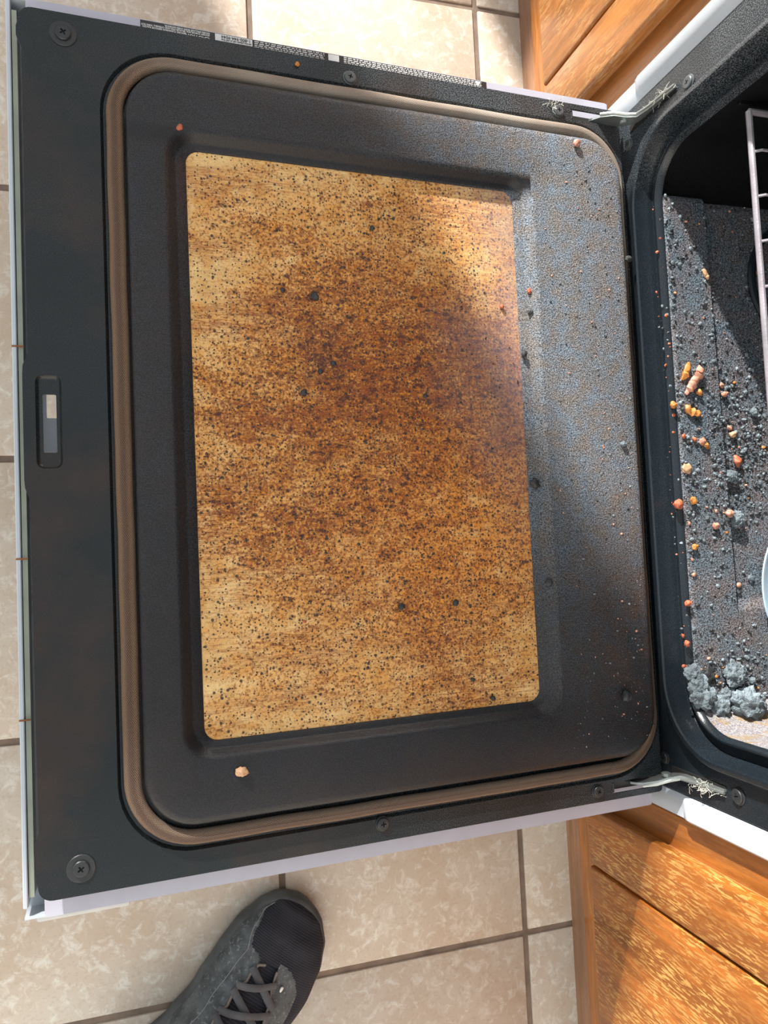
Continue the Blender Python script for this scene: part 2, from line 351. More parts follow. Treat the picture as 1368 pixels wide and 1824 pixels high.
def rr(x0, x1, y0, y1, r, n=10):      # rounded rectangle, counter-clockwise 2D
    pts = []
    for cx, cy, a0 in ((x1 - r, y1 - r, 0), (x0 + r, y1 - r, 90), (x0 + r, y0 + r, 180), (x1 - r, y0 + r, 270)):
        for i in range(n + 1):
            a = math.radians(a0 + 90 * i / n); pts.append((cx + r * math.cos(a), cy + r * math.sin(a)))
    return pts
def loft(bm, rings, closed=True, cap0=False, cap1=False, mi=0):
    vr = [[bm.verts.new(p) for p in r] for r in rings]; n = len(vr[0])
    for a, b in zip(vr, vr[1:]):
        for i in range(n if closed else n - 1):
            j = (i + 1) % n; f = bm.faces.new((a[i], a[j], b[j], b[i])); f.material_index = mi
    if cap0: bm.faces.new(vr[0][::-1]).material_index = mi
    if cap1: bm.faces.new(vr[-1]).material_index = mi
    return vr
def plate(bm, outer, holes, z1, z0, mi=0):      # flat plate with holes, top z1, bottom z0
    loops = [outer] + holes
    tri = tessellate_polygon([[Vector((x, y, 0)) for x, y in l] for l in loops])
    flat = [p for l in loops for p in l]
    top = [bm.verts.new((x, y, z1)) for x, y in flat]; bot = [bm.verts.new((x, y, z0)) for x, y in flat]
    for t in tri:
        a = [top[i] for i in t]
        ar = (flat[t[1]][0]-flat[t[0]][0])*(flat[t[2]][1]-flat[t[0]][1]) - (flat[t[1]][1]-flat[t[0]][1])*(flat[t[2]][0]-flat[t[0]][0])
        if abs(ar) < 1e-14: continue
        if ar < 0: a = a[::-1]
        f = bm.faces.new(a); f.material_index = mi
        b = [bot[top.index(q)] for q in a] if len(top) < 60 else [bot[i] for i in (t if ar > 0 else t[::-1])]
        f = bm.faces.new(b[::-1]); f.material_index = mi
    s = 0
    for l in loops:
        n = len(l)
        for i in range(n):
            j = (i + 1) % n; f = bm.faces.new((top[s+i], top[s+j], bot[s+j], bot[s+i])); f.material_index = mi
        s += n
    return bm
def fixn(bm): bmesh.ops.recalc_face_normals(bm, faces=bm.faces[:]); return bm

def tube(bm, pts, r, n=8, closed=False, flat=1.0, up=Vector((0, 0, 1)), uv=False, cap=True, mi=0):
    pts = [Vector(p) for p in pts]; N = len(pts); rings = []; L = 0; Ls = []
    lay = bm.loops.layers.uv.verify() if uv else None
    for i, p in enumerate(pts):
        if closed: t = pts[(i + 1) % N] - pts[i - 1]
        else: t = pts[min(i + 1, N - 1)] - pts[max(i - 1, 0)]
        t.normalize(); s = t.cross(up)
        if s.length < 1e-4: s = t.cross(Vector((1, 0, 0)))
        s.normalize(); u = s.cross(t)
        rad = r[i] if isinstance(r, (list, tuple)) else r
        rings.append([bm.verts.new(p + s * math.cos(2*PI*k/n) * rad + u * math.sin(2*PI*k/n) * rad * flat) for k in range(n)])
        Ls.append(L); L += (pts[(i + 1) % N] - p).length
    Ls.append(L)
    M_ = N if closed else N - 1
    for i in range(M_):
        a, b = rings[i], rings[(i + 1) % N]
        for k in range(n):
            j = (k + 1) % n; f = bm.faces.new((a[k], a[j], b[j], b[k])); f.material_index = mi
            if uv:
                for lp, q in zip(f.loops, ((Ls[i], k/n), (Ls[i], (k+1)/n), (Ls[i+1], (k+1)/n), (Ls[i+1], k/n))): lp[lay].uv = q
    if not closed and cap: bm.faces.new(rings[0][::-1]); bm.faces.new(rings[-1])
    return bm
def disc_loft(bm, c, axis, prof, n=24, mi=0, cap=True):      # lathe about an axis through c; prof = [(radius, height)...]
    axis = Vector(axis).normalized(); a = axis.orthogonal().normalized(); b = axis.cross(a); c = Vector(c)
    rings = [[c + axis * h + a * r * math.cos(2*PI*k/n) + b * r * math.sin(2*PI*k/n) for k in range(n)] for r, h in prof]
    return loft(bm, rings, True, False, cap, mi)
def lump(bm, c, rad, seed=0, sub=2, amp=0.35, freq=1.3, rot=None, mi=0):
    r = bmesh.ops.create_icosphere(bm, subdivisions=sub, radius=1.0)
    R_ = rot if rot is not None else Matrix.Identity(3)
    for v in r['verts']:
        d = v.co.normalized(); k = 1 + amp * noise.noise(d * freq + Vector((seed * 3.1, seed * 1.7, seed))) + amp * 0.5 * noise.noise(d * freq * 2.7 + Vector((seed, 5, 1))) + (amp * 0.45 * abs(noise.noise(d * freq * 5.5 + Vector((1, seed, 7)))) if sub > 3 else 0)
        v.co = Vector(c) + R_ @ Vector((d.x * rad[0] * k, d.y * rad[1] * k, d.z * rad[2] * k))
    for f in {f for v in r['verts'] for f in v.link_faces}: f.material_index = mi
    return bm

# ================================================================== the room
FZ = -0.228; TP = 0.3143
gx = [-0.3827 + TP * k for k in range(-6, 3)]; gy = [0.6479 - TP * k for k in range(-5, 9)]
floor = obj('floor', BX(-2.6, 1.3, -2.1, 2.0, FZ - 0.03, FZ - 0.0022), M['grout'], smooth=False)
tag(floor, kind='structure')
tb = BX(-TP/2 + 0.0037, TP/2 - 0.0037, -TP/2 + 0.0037, TP/2 - 0.0037, -0.006, 0, bev=0.0018, seg=2)
tile0 = None
for i in range(-6, 2):
    for j in range(-4, 8):
        loc = (-0.3827 + TP * (i + 0.5), 0.6479 - TP * (j + 0.5), FZ)
        if loc[0] > 0.2: continue
        if tile0 is None: t = obj('tile', tb, M['tile'], floor); tile0 = t.data
        else: t = obj('tile', None, None, floor, data=tile0)
        t.location = loc; t.rotation_euler = (random.uniform(-.0012, .0012), random.uniform(-.0012, .0012), (i * 7 + j * 3) % 4 * PI / 2)

# unseen window wall added to shape the sun; sills set by the shadow edges
WY = 2.0
bm = bmesh.new()
XL, XM, XR = -1.134, -0.731, 0.95
for a in ((-2.6, XL, FZ, 1.022), (XL, XM, FZ, 0.10), (XM, 1.3, FZ, 0.400), (-2.6, 1.3, 2.25, 2.4), (-2.6, -2.3, 1.022, 2.25), (XR, 1.3, 0.400, 2.25)):
    box(bm, a[0], a[1], WY, WY + 0.02, a[2], a[3])
wb_ = obj('sun_mask_wall', bm, M['wall'], smooth=False); tag(wb_, kind='structure')
bm = bmesh.new(); box(bm, -2.6, 1.3, -2.12, -2.1, FZ, 2.4)
tag(obj('wall_front', bm, M['wall'], smooth=False), kind='structure')
for n_, (x0, x1, z0, z1) in enumerate(((-2.3, XL, 1.022, 2.25), (XL, XM, 0.10, 2.25), (XM, XR, 0.400, 2.25)), 1):  # frames round the added openings that shape the sun
    bm = bmesh.new(); w = 0.012
    box(bm, x0, x1, WY + 0.004, WY + 0.016, z0 - 0.006, z0 + 0.004); box(bm, x0, x1, WY + 0.004, WY + 0.016, z1 - w, z1)
    if n_ != 2: box(bm, (x0 if n_ == 1 else x1 - w), (x0 + w if n_ == 1 else x1), WY + 0.004, WY + 0.016, z0, z1)
    tag(obj('window_%d' % n_, bm, M['white'], smooth=False), kind='structure')

# ================================================================== kitchen cabinets left and right of the range
def cabinet(sgn, y_in, y_out, label, grooves):
    om = M['oak_sunlit'] if sgn > 0 else M['oak']
    root = empty('base_cabinet', (0.30, sgn * (y_in + y_out) / 2, FZ))
    tag(root, label, 'cabinet')
    def P(name, bm, m): o = obj(name, fixn(bm), m); keep(o, root); return o
    ys = lambda a, b: (min(sgn * a, sgn * b), max(sgn * a, sgn * b))
    P('carcass', BX(0.016, 0.60, *ys(y_in, y_out), FZ + 0.0, 0.645), M['oak_plain'])
    P('face_frame', BX(0.006, 0.0165, *ys(y_in, y_in + 0.075), FZ + 0.03, 0.645, bev=0.0015), M['oak_plain'])
    P('bottom_rail', BX(0.0005, 0.0165, *ys(y_in + 0.0, y_out), -0.199, -0.150, bev=0.002), M['oak_rail'])
    # stepped base moulding
    prof = [(0.016, FZ), (-0.0005, FZ), (-0.0005, FZ + 0.012), (0.0025, FZ + 0.017), (0.003, FZ + 0.022), (0.006, FZ + 0.026), (0.006, FZ + 0.031), (0.016, FZ + 0.031)]
    a, b = ys(y_in, y_out); bm = bmesh.new()
    loft(bm, [[(x, a, z) for x, z in prof], [(x, b, z) for x, z in prof]], True, True, True)
    P('base_moulding', bm, M['mould'])
    P('countertop', BX(-0.02, 0.62, *ys(y_in, y_out), 0.645, 0.685, bev=0.004), M['counter'])
    door = P('cabinet_door', BX(0.0, 0.0058, *ys(y_in + 0.036, y_out - 0.02), -0.152, 0.60), M['groove'])
    yy = [y_in + 0.034] + grooves + [y_out - 0.02]
    for k in range(len(yy) - 1):
        bev = 0.0022 if k else 0.0022
        bm = BX(-0.012, 0.001, *ys(yy[k] + (0.0018 if k else 0), yy[k + 1] - 0.0018), -0.154, 0.602)
        for e in bm.edges:
            pass
        es = [e for e in bm.edges if all(v.co.x < -0.0119 for v in e.verts)]
        bmesh.ops.bevel(bm, geom=es, offset=0.0035, segments=3, affect='EDGES', profile=0.5)
        o = obj('plank', fixn(bm), om, door)
        o.matrix_parent_inverse = Matrix.Identity(4)
    return root
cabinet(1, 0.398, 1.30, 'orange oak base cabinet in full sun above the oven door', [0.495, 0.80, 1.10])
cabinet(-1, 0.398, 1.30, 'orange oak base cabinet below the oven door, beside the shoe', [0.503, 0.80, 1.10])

# ================================================================== the range
rng = empty('oven_range', (0.33, 0, FZ))
tag(rng, 'white kitchen range with its charred oven wide open and the door folded down', 'oven')
def RP(name, bm, m, **k): o = obj(name, fixn(bm), m, **k); keep(o, rng); return o

def ryz(hw, zb, zt, r, x, n=12): return [(x, a, b) for a, b in rr(-hw, hw, zb, zt, r, n)]
OB, OT, OH, OR = 0.033, 0.47, 0.303, 0.052
bm = bmesh.new()
rings = [ryz(0.3695, -0.045, 0.535, 0.004, 0.006), ryz(0.3695, -0.045, 0.535, 0.004, 0.001), ryz(0.3685, -0.044, 0.534, 0.004, 0.0)]
for d, x in ((0.030, 0.0), (0.0285, -0.0012), (0.0255, -0.0085), (0.0240, -0.0095), (0.0195, -0.0095), (0.0180, -0.0080), (0.0150, 0.011), (0.0140, 0.0125), (0.0060, 0.0125), (0.0045, 0.0115), (0.0025, 0.0055), (0.0005, 0.005), (-0.0015, 0.007), (-0.003, 0.012)):
    rings.append(ryz(OH + d, OB - d * 1.0, OT + d, OR + d, x))
loft(bm, rings); fr = RP('front_frame', bm, M['frame'])
# side frames in white with a proud bevelled strip
for s in (1, -1):
    bm = bmesh.new()
    prof = [(0.012, 0.3705), (0.001, 0.3705), (-0.0035, 0.3765), (-0.0065, 0.381), (-0.0065, 0.3915), (-0.004, 0.394), (0.012, 0.394)]
    low = [(0.012, 0.3705), (0.0015, 0.3705), (0.0, 0.375), (0.0, 0.380), (0.0, 0.391), (0.0, 0.394), (0.012, 0.394)]
    R_ = [[(x, s * y, z) for x, y in pr] for z, pr in ((FZ + 0.02, low), (0.020, low), (0.026, [( (a[0]*.3 + b[0]*.7), b[1]) for a, b in zip(low, prof)]), (0.034, prof), (0.66, prof))]
    loft(bm, R_, True, True, True)
    RP('white_side_trim', bm, M['white'])
bm = bmesh.new()
box(bm, 0.012, 0.64, 0.386, 0.394, FZ + 0.02, 0.67); box(bm, 0.012, 0.64, -0.394, -0.386, FZ + 0.02, 0.67); box(bm, 0.63, 0.64, -0.386, 0.386, FZ + 0.02, 0.67)
RP('body_shell', bm, M['white'])
RP('control_panel', BX(-0.012, 0.012, -0.37, 0.37, 0.54, 0.66, bev=0.003), M['white'])
RP('cooktop', BX(-0.02, 0.64, -0.394, 0.394, 0.67, 0.69, bev=0.004), M['white'])
RP('storage_drawer', BX(-0.008, 0.012, -0.368, 0.368, FZ + 0.03, -0.085, bev=0.004), M['white'])
# the cavity
bm = bmesh.new()
CF = 0.0285
rings = [ryz(OH - 0.002, OB - 0.001, OT, OR, 0.0105), ryz(0.300, CF, OT, 0.055, 0.016), ryz(0.303, CF - 0.001, OT + 0.005, 0.055, 0.05), ryz(0.303, CF - 0.001, OT + 0.005, 0.055, 0.43), ryz(0.290, CF + 0.01, OT - 0.01, 0.05, 0.448)]
vr = loft(bm, rings, cap1=True)
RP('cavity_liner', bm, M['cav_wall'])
# lift-off bottom panel: raised front ledge with rounded end, sunken middle
bm = bmesh.new(); ny = 140; grid = []
X0, X1, Y0, Y1 = 0.0125, 0.43, -0.288, 0.262
offs = [('a', t) for t in (0, 0.02, 0.05, 0.1, 0.2, 0.35, 0.5, 0.65, 0.8, 0.92, 0.985)] + [('b', t) for t in (0, 0.0004, 0.0009, 0.0014, 0.0022, 0.005, 0.01, 0.02, 0.03, 0.045, 0.06, 0.08, 0.1, 0.13, 0.16, 0.2, 0.25, 0.3, 0.362)]
nx = len(offs) - 1
for i in range(nx + 1):
    row = []
    for j in range(ny + 1):
        y = Y0 + (Y1 - Y0) * j / ny
        e = 0.0680 - 0.004 * (y / 0.28)
        x = X0 + (e - X0) * offs[i][1] if offs[i][0] == 'a' else e + offs[i][1]
        hollow = min(1, max(0, (x - e) / 0.0018)) * min(1, max(0, (y + 0.186) / 0.014))
        z = 0.0365 - 0.0062 * (hollow * hollow * (3 - 2 * hollow)) + 0.0004 * noise.noise(Vector((x * 60, y * 60, 0)))
        edge = min(x - X0, y - Y0, Y1 - y)
        z -= 0.0022 * max(0, 1 - edge / 0.004) ** 2
        row.append(bm.verts.new((x, y, z)))
    grid.append(row)
for i in range(nx):
    for j in range(ny): bm.faces.new((grid[i][j], grid[i + 1][j], grid[i + 1][j + 1], grid[i][j + 1]))
bd = [e for e in bm.edges if e.is_boundary]
ex = bmesh.ops.extrude_edge_only(bm, edges=bd)
for v in [g for g in ex['geom'] if isinstance(g, bmesh.types.BMVert)]: v.co.z -= 0.005
RP('bottom_panel', bm, M['cav_floor'])
# dull round rim on the oven floor in the shadow
bm = bmesh.new()
tube(bm, [(0.187 + 0.066 * math.cos(a), 0.175 + 0.066 * math.sin(a), 0.036) for a in [2 * PI * k / 64 for k in range(64)]], 0.0042, 8, closed=True)
RP('floor_ring', bm, M['frame'])
# oven rack (slides out on its own: a thing)
rack = empty('oven_rack', (0.22, 0, 0.15))
tag(rack, 'grimy wire oven rack sticking out of the dark oven, greyed front rail', 'rack')
def KP(name, bm, m): o = obj(name, fixn(bm), m); keep(o, rack); return o
bm = bmesh.new(); tube(bm, [(0.0255, 0.288, 0.149), (0.0255, -0.288, 0.149)], 0.0030, 10)
KP('front_rail', bm, M['rack'])
bm = bmesh.new(); tube(bm, [(0.42, 0.288, 0.149), (0.42, -0.288, 0.149)], 0.0030, 8); KP('back_rail', bm, M['rack'])
for s in (1, -1):
    bm = bmesh.new(); tube(bm, [(0.0255, s * 0.288, 0.149), (0.42, s * 0.288, 0.149)], 0.0030, 8); KP('side_rail', bm, M['rack'])
r0 = None
for k in range(13):
    y = 0.2065 - 0.0425 * (k - 1)
    bm = bmesh.new(); tube(bm, [(0, 0, -0.001), (0.006, 0, 0.0035), (0.39, 0, 0.0035)], 0.0014, 6)
    if r0 is None: o = KP('rung', bm, M['rack']); r0 = o.data
    else: bm.free(); o = obj('rung', None, None, data=r0); keep(o, rack)
    o.location = (0.026, y, 0.151)
# rack runners on the cavity walls
for s in (1, -1):
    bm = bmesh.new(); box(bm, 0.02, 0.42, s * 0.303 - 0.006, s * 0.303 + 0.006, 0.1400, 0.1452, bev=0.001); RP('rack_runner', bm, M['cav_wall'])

dish = bmesh.new()
disc_loft(dish, (0.183, -0.163, 0.0325), (0, 0, 1), [(0.050, 0.0), (0.078, 0.006), (0.0895, 0.016), (0.0915, 0.0175), (0.0915, 0.0195), (0.088, 0.0185), (0.076, 0.010), (0.03, 0.0055), (0.004, 0.005)], 64)
dm = obj('enamel_dish', fixn(dish), M['blue_dish']); tag(dm, 'pale blue round dish on the oven floor, cut by the right edge', 'dish')

# phillips screw
def cross2(a, w):
    return [(a, -w), (a, w), (w, w), (w, a), (-w, a), (-w, w), (-a, w), (-a, -w), (-w, -w), (-w, -a), (w, -a), (w, -w)]
def screw_bm(rh, rw=0.0, hh=0.0022, hw=0.0010, rot=0.3):
    bm = bmesh.new(); n = 28
    z = 0
    if rw:
        disc_loft(bm, (0, 0, 0), (0, 0, 1), [(rw, 0), (rw, hw * 0.6), (rw - 0.0006, hw), (rh * 0.9, hw)], n, cap=False); z = hw
    out = [(rh * math.cos(2*PI*k/n), rh * math.sin(2*PI*k/n)) for k in range(n)]
    # body side and rounded shoulder
    loft(bm, [[(x, y, z) for x, y in out], [(x, y, z + hh * 0.6) for x, y in out], [(x * 0.9, y * 0.9, z + hh * 0.93) for x, y in out], [(x * 0.78, y * 0.78, z + hh) for x, y in out]])
    cr = [(x * math.cos(rot) - y * math.sin(rot), x * math.sin(rot) + y * math.cos(rot)) for x, y in cross2(rh * 0.42, rh * 0.10)][::-1]
    plate(bm, [(x * 0.78, y * 0.78) for x, y in out], [cr], z + hh, z + hh - 0.0016)
    bm.faces.new([bm.verts.new((x, y, z + hh - 0.0013)) for x, y in cr]).material_index = 1
    return bm
for (y, z, r_) in ((0.341, 0.1035, 0.0062), (-0.348, 0.1025, 0.0068), (0.333, 0.003, 0.0055), (-0.338, -0.004, 0.0055)):
    o = obj('frame_screw', screw_bm(r_, r_ * 1.22), [M['screw_lt'] if y > 0 else M['screw'], M['black']]); keep(o, rng)
    o.rotation_euler = (0, -PI / 2, 0); o.location = (-0.0002, y, z)
# slots in the frame behind the hinge arms
for s in (1, -1):
    RP('hinge_slot', BX(-0.0012, 0.004, s * 0.3475 - 0.004, s * 0.3475 + 0.004, 0.006, 0.086, bev=0.0008), M['black'])

# ================================================================== the oven door (a part of the range, tilted 3 degrees)
TH = 0.0529954
Dm = Matrix.Rotation(TH, 4, 'Y')
door_bm = bmesh.new()
cr_ = lambda cx, cy, r, a0, a1, n=6: [(cx + r * math.cos(math.radians(a0 + (a1 - a0) * k / n)), cy + r * math.sin(math.radians(a0 + (a1 - a0) * k / n))) for k in range(n + 1)]
outer = [(-0.030, -0.3705)]
outer = (cr_(-0.604, 0.3605, 0.010, 90, 180) + [(-0.6165, 0.352), (-0.6165, 0.344), (-0.6125, 0.334), (-0.6125, 0.072), (-0.6165, 0.062), (-0.6170, 0.055), (-0.6170, -0.033), (-0.6165, -0.040), (-0.6130, -0.050), (-0.6120, -0.316), (-0.6145, -0.324), (-0.6145, -0.350)]
         + cr_(-0.602, -0.3595, 0.011, 190, 270) + cr_(-0.014, -0.3665, 0.004, 270, 360, 3) + cr_(-0.014, 0.3665, 0.004, 0, 90, 3))
ch = rr(-0.5515, -0.0085, -0.3500, 0.3500, 0.062, 10)
slot = rr(-0.6075, -0.5875, -0.024, 0.054, 0.006, 5)
hs = [rr(-0.0725, -0.0175, *sorted((s * 0.3530, s * 0.3645)), 0.0012, 2) for s in (1, -1)]
plate(door_bm, outer, [ch[::-1], slot[::-1]] + [h[::-1] for h in hs], 0.0, -0.0022)
# rolled rim around the edge of the sheet
# pressed slot around the vent hole
loft(door_bm, [[(x, y, 0) for x, y in slot], [(x, y, -0.0022) for x, y in rr(-0.6060, -0.5890, -0.0225, 0.0525, 0.005, 5)], [(x, y, -0.0032) for x, y in rr(-0.6042, -0.5905, -0.020, 0.050, 0.0035, 5)],
                [(x, y, -0.0032) for x, y in rr(-0.6022, -0.5918, -0.0105, 0.0385, 0.0012, 5)], [(x, y, -0.0050) for x, y in rr(-0.6022, -0.5918, -0.0105, 0.0385, 0.0012, 5)]])
# gasket channel
loft(door_bm, [[(x, y, 0) for x, y in ch], [(x, y, -0.0026) for x, y in rr(-0.5490, -0.0100, -0.3475, 0.3475, 0.060, 10)], [(x, y, -0.0030) for x, y in rr(-0.520, -0.034, -0.318, 0.318, 0.040, 10)]])
door = obj('oven_door', fixn(door_bm), M['enamel']); door.matrix_world = Dm
door.parent = rng; door.matrix_parent_inverse = Matrix.Translation(-rng.location)
def DP(name, bm, m, fix=True, **k):
    o = obj(name, fixn(bm) if fix else bm, m, parent=door, **k); return o
# raised cooking-side panel with the recessed window surround
def rd(x0, x1, yh, r, z, n=14): return [(x, y, z) for x, y in rr(x0, x1, -yh, yh, r, n)]
bm = bmesh.new()
loft(bm, [rd(-0.5310, -0.0240, 0.3255, 0.044, -0.0025), rd(-0.5310, -0.0235, 0.3255, 0.044, 0.0105), rd(-0.5300, -0.0245, 0.3245, 0.043, 0.0135), rd(-0.5275, -0.0270, 0.3220, 0.041, 0.0153), rd(-0.5235, -0.0310, 0.3180, 0.038, 0.0160),
          rd(-0.5010, -0.1330, 0.2745, 0.026, 0.0160), rd(-0.4985, -0.1355, 0.2725, 0.0245, 0.0153), rd(-0.4950, -0.1390, 0.2695, 0.0225, 0.0125), rd(-0.4915, -0.1425, 0.2665, 0.020, 0.0085), rd(-0.4890, -0.1450, 0.2645, 0.018, 0.0068),
          rd(-0.4815, -0.1530, 0.2600, 0.0125, 0.0060), rd(-0.4808, -0.1537, 0.2594, 0.012, 0.0052), rd(-0.4808, -0.1537, 0.2594, 0.012, 0.0035)])
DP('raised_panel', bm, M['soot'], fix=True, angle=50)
bm = bmesh.new(); bm.faces.new([bm.verts.new(p) for p in rd(-0.485, -0.150, 0.2635, 0.015, 0.0046, 6)])
g2 = bmesh.ops.extrude_face_region(bm, geom=bm.faces[:])
for v in [q for q in g2['geom'] if isinstance(q, bmesh.types.BMVert)]: v.co.z -= 0.004
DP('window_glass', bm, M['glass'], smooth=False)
# braided gasket cord
gp = []
base_path = rr(-0.5395, -0.0195, -0.3375, 0.3370, 0.052, 16)
for a, b in zip(base_path, base_path[1:] + base_path[:1]):
    L = math.hypot(b[0] - a[0], b[1] - a[1]); m_ = max(1, int(L / 0.012))
    for q in range(m_):
        t = q / m_; x = a[0] + (b[0] - a[0]) * t; y = a[1] + (b[1] - a[1]) * t
        wv = 0.0009 * noise.noise(Vector((x * 18, y * 18, 2)))
        gp.append((x + wv, y + wv, 0.0035))
rad = [0.0071 * (1.0 if p[0] < -0.53 else (0.86 if abs(p[1]) > 0.3 else 0.62)) for p in gp]
rad = [sum(rad[(i + k) % len(rad)] for k in range(-6, 7)) / 13 for i in range(len(rad))]
bm = bmesh.new(); tube(bm, gp, rad, 16, closed=True, flat=0.92, uv=True)
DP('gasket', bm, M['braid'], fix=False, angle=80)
# outer white skin: flanges, edge strip and base tray
bm = bmesh.new()
ZF = -0.016
fl = rr(-0.6100, -0.0130, -0.3890, 0.3890, 0.002, 2)
inn = rr(-0.6062, -0.0165, -0.3655, 0.3655, 0.002, 2)
plate(bm, fl, [inn[::-1]], ZF, ZF - 0.0012)
DP('side_flange', bm, M['white2'])
bm = bmesh.new()
tr0 = rr(-0.6250, -0.0080, -0.3885, 0.3885, 0.003, 3)
vent = rr(-0.6020, -0.5860, 0.0250, 0.0560, 0.001, 2)
plate(bm, tr0, [vent[::-1]], -0.0390, -0.0405)
for y in (-0.3885, 0.3870): box(bm, -0.625, -0.012, y, y + 0.0015, -0.040, -0.0165)
box(bm, -0.6260, -0.6222, -0.380, 0.3885, -0.0405, -0.0165, bev=0.0008)
box(bm, -0.0135, -0.0120, -0.387, 0.387, -0.040, -0.0165)
DP('outer_skin', bm, M['white'])
bm = bmesh.new(); box(bm, -0.6215, -0.6175, -0.372, 0.378, -0.038, -0.0185); DP('inner_lip', bm, M['skin_in'])
# handle below the free end, its end caps just showing past both sides
bm = bmesh.new()
sec = [(-0.582, -0.046), (-0.582, -0.058), (-0.577, -0.068), (-0.565, -0.073), (-0.551, -0.068), (-0.5455, -0.058), (-0.545, -0.046)]
loft(bm, [[(x, y, z) for x, z in sec] for y in (-0.360, 0.360)], True, True, True)
DP('handle_bar', bm, M['handle'])
for s in (1, -1):
    bm = BX(-0.6190, -0.5440, *sorted((s * 0.3600, s * 0.4030)), -0.052, -0.0415, bev=0.0025, seg=2); DP('handle_end_cap', bm, M['handle'])
# door screws
for x, y, big in ((-0.5795, 0.3515, 1), (-0.5810, -0.3490, 1), (-0.3220, 0.3560, 0), (-0.3230, -0.3545, 0), (-0.0880, 0.3590, 0), (-0.0900, -0.3590, 0)):
    bm = screw_bm(0.0066 if big else 0.0058, 0.0112 if big else 0.0070, hw=0.0012)
    o = obj('door_screw', bm, [M['screw'] if (big or y < 0) else M['screw_lt'], M['black']], parent=door); o.location = (x, y, -0.0001)
    o.rotation_euler = (0, 0, random.uniform(0, 1.5))
# hinge arms: curved steel plates leaving the door slots and rising to the frame
def arm(s):
    cen = [(-0.044, -0.0080), (-0.039, -0.0050), (-0.033, -0.0005), (-0.022, 0.0090), (-0.012, 0.0190), (-0.006, 0.030), (-0.0045, 0.046), (-0.0045, 0.066), (-0.0040, 0.086)]
    hw = [0.0030, 0.0055, 0.0090, 0.0120, 0.0095, 0.0060, 0.0045, 0.0040, 0.0035]
    yo = [0.3585, 0.3585, 0.3575, 0.354, 0.350, 0.3475, 0.3475, 0.3475, 0.3475]
    A, B = [], []
    for i, (x, z) in enumerate(cen):
        a = cen[max(0, i - 1)]; b = cen[min(len(cen) - 1, i + 1)]; t = Vector((b[0] - a[0], b[1] - a[1])).normalized(); n = Vector((-t.y, t.x))
        A.append((x + n.x * hw[i], z + n.y * hw[i])); B.append((x - n.x * hw[i], z - n.y * hw[i]))
    bm = bmesh.new(); th = 0.0012
    rings = [[(a[0], s * (y - th), a[1]), (b[0], s * (y - th), b[1]), (b[0], s * (y + th), b[1]), (a[0], s * (y + th), a[1])] for a, b, y in zip(A, B, yo)]
    loft(bm, rings, True, True, True)
    # folded top edge and rivet
    tube(bm, [(b[0], s * (y + 0.0022), b[1]) for b, y in zip(A[2:], yo[2:])], 0.0016, 6)
    disc_loft(bm, (-0.016, s * 0.3500, 0.0150), (0, -s, 0), [(0.0048, 0.0), (0.0048, 0.0030), (0.0036, 0.0036)], 18)
    o = obj('hinge_arm', fixn(bm), M['steel'], parent=door, angle=40); return o
arm(1); arm(-1)
for s in (1, -1):
    bm = BX(-0.072, -0.018, *sorted((s * 0.3535, s * 0.3640)), -0.015, -0.0105); box(bm, -0.0715, -0.0685, *sorted((s * 0.3535, s * 0.3640)), -0.0105, -0.0008, bev=0.0008)
    DP('hinge_pocket', bm, M['pocket'])

# ---- caution label on the upper flange (reads upside down in the picture)
bm = bmesh.new(); LZ = ZF + 0.0002
box(bm, -0.5150, -0.1640, 0.3740, 0.3884, ZF, LZ, mi=0)
box(bm, -0.4480, -0.4130, 0.3760, 0.3880, LZ, LZ + 0.00012, mi=1)
box(bm, -0.3380, -0.3270, 0.3760, 0.3880, LZ, LZ + 0.00012, mi=1)
def words(body, size, x, y, mi, z=None):      # x,y = start of the text in door space; text runs toward -x, upside down from here
    cu = bpy.data.curves.new('t', 'FONT'); cu.body = body; cu.size = size; cu.resolution_u = 2; cu.offset = 0.00006
    to = bpy.data.objects.new('t', cu); C.objects.link(to)
    me = bpy.data.meshes.new_from_object(to); bpy.data.objects.remove(to)
    z = LZ + 0.0003 if z is None else z
    vs = [bm.verts.new((x - v.co.x, y - v.co.y, z)) for v in me.vertices]
    for p in me.polygons:
        try: f = bm.faces.new([vs[i] for i in p.vertices]); f.material_index = mi
        except ValueError: pass
    bpy.data.meshes.remove(me)
words('CAUTION', 0.0050, -0.4530, 0.3826, 1)
words('BEFORE CLEANING REMOVE RACKS', 0.0024, -0.4745, 0.3832, 1)
words('(EXCEPT PORCELAIN), BROILER PAN AND UTENSILS. WIPE OUT', 0.00215, -0.4530, 0.3852, 1)
words('EXCESS SPILLAGE FROM OVEN INTERIOR.', 0.0022, -0.4530, 0.3872, 1)
words('service please call us toll free', 0.0024, -0.4140, 0.3836, 2, LZ + 0.0005)
words('1-800-944-9044', 0.0043, -0.4145, 0.3872, 2, LZ + 0.0005)
# lines too small to read: short light dashes
rnd = random.Random(3)
for (xa, xb) in ((-0.4110, -0.3420), (-0.3220, -0.1700)):
    for ln in range(5):
        y = 0.3792 + ln * 0.00185; x = xa
        while x < xb:
            w_ = rnd.uniform(0.0012, 0.0050)
            box(bm, x, min(x + w_, xb), y, y + 0.0009, LZ, LZ + 0.0002, mi=1); x += w_ + 0.0012
vs = [bm.verts.new((-0.1745 + a * 0.7, 0.3850 + b * 0.6, LZ + 0.0006)) for a, b in ((-0.005, 0.004), (0.005, 0.004), (0, -0.006))]; f = bm.faces.new(vs); f.material_index = 1
DP('caution_label', bm, [M['label'], M['ink'], M['ink_dark']], fix=False, smooth=False)
for y in (-0.098, 0.081, -0.230):
    DP('flange_clip', BX(-0.6262, -0.6170, y, y + 0.0014, -0.0168, -0.0160), M['rust'])

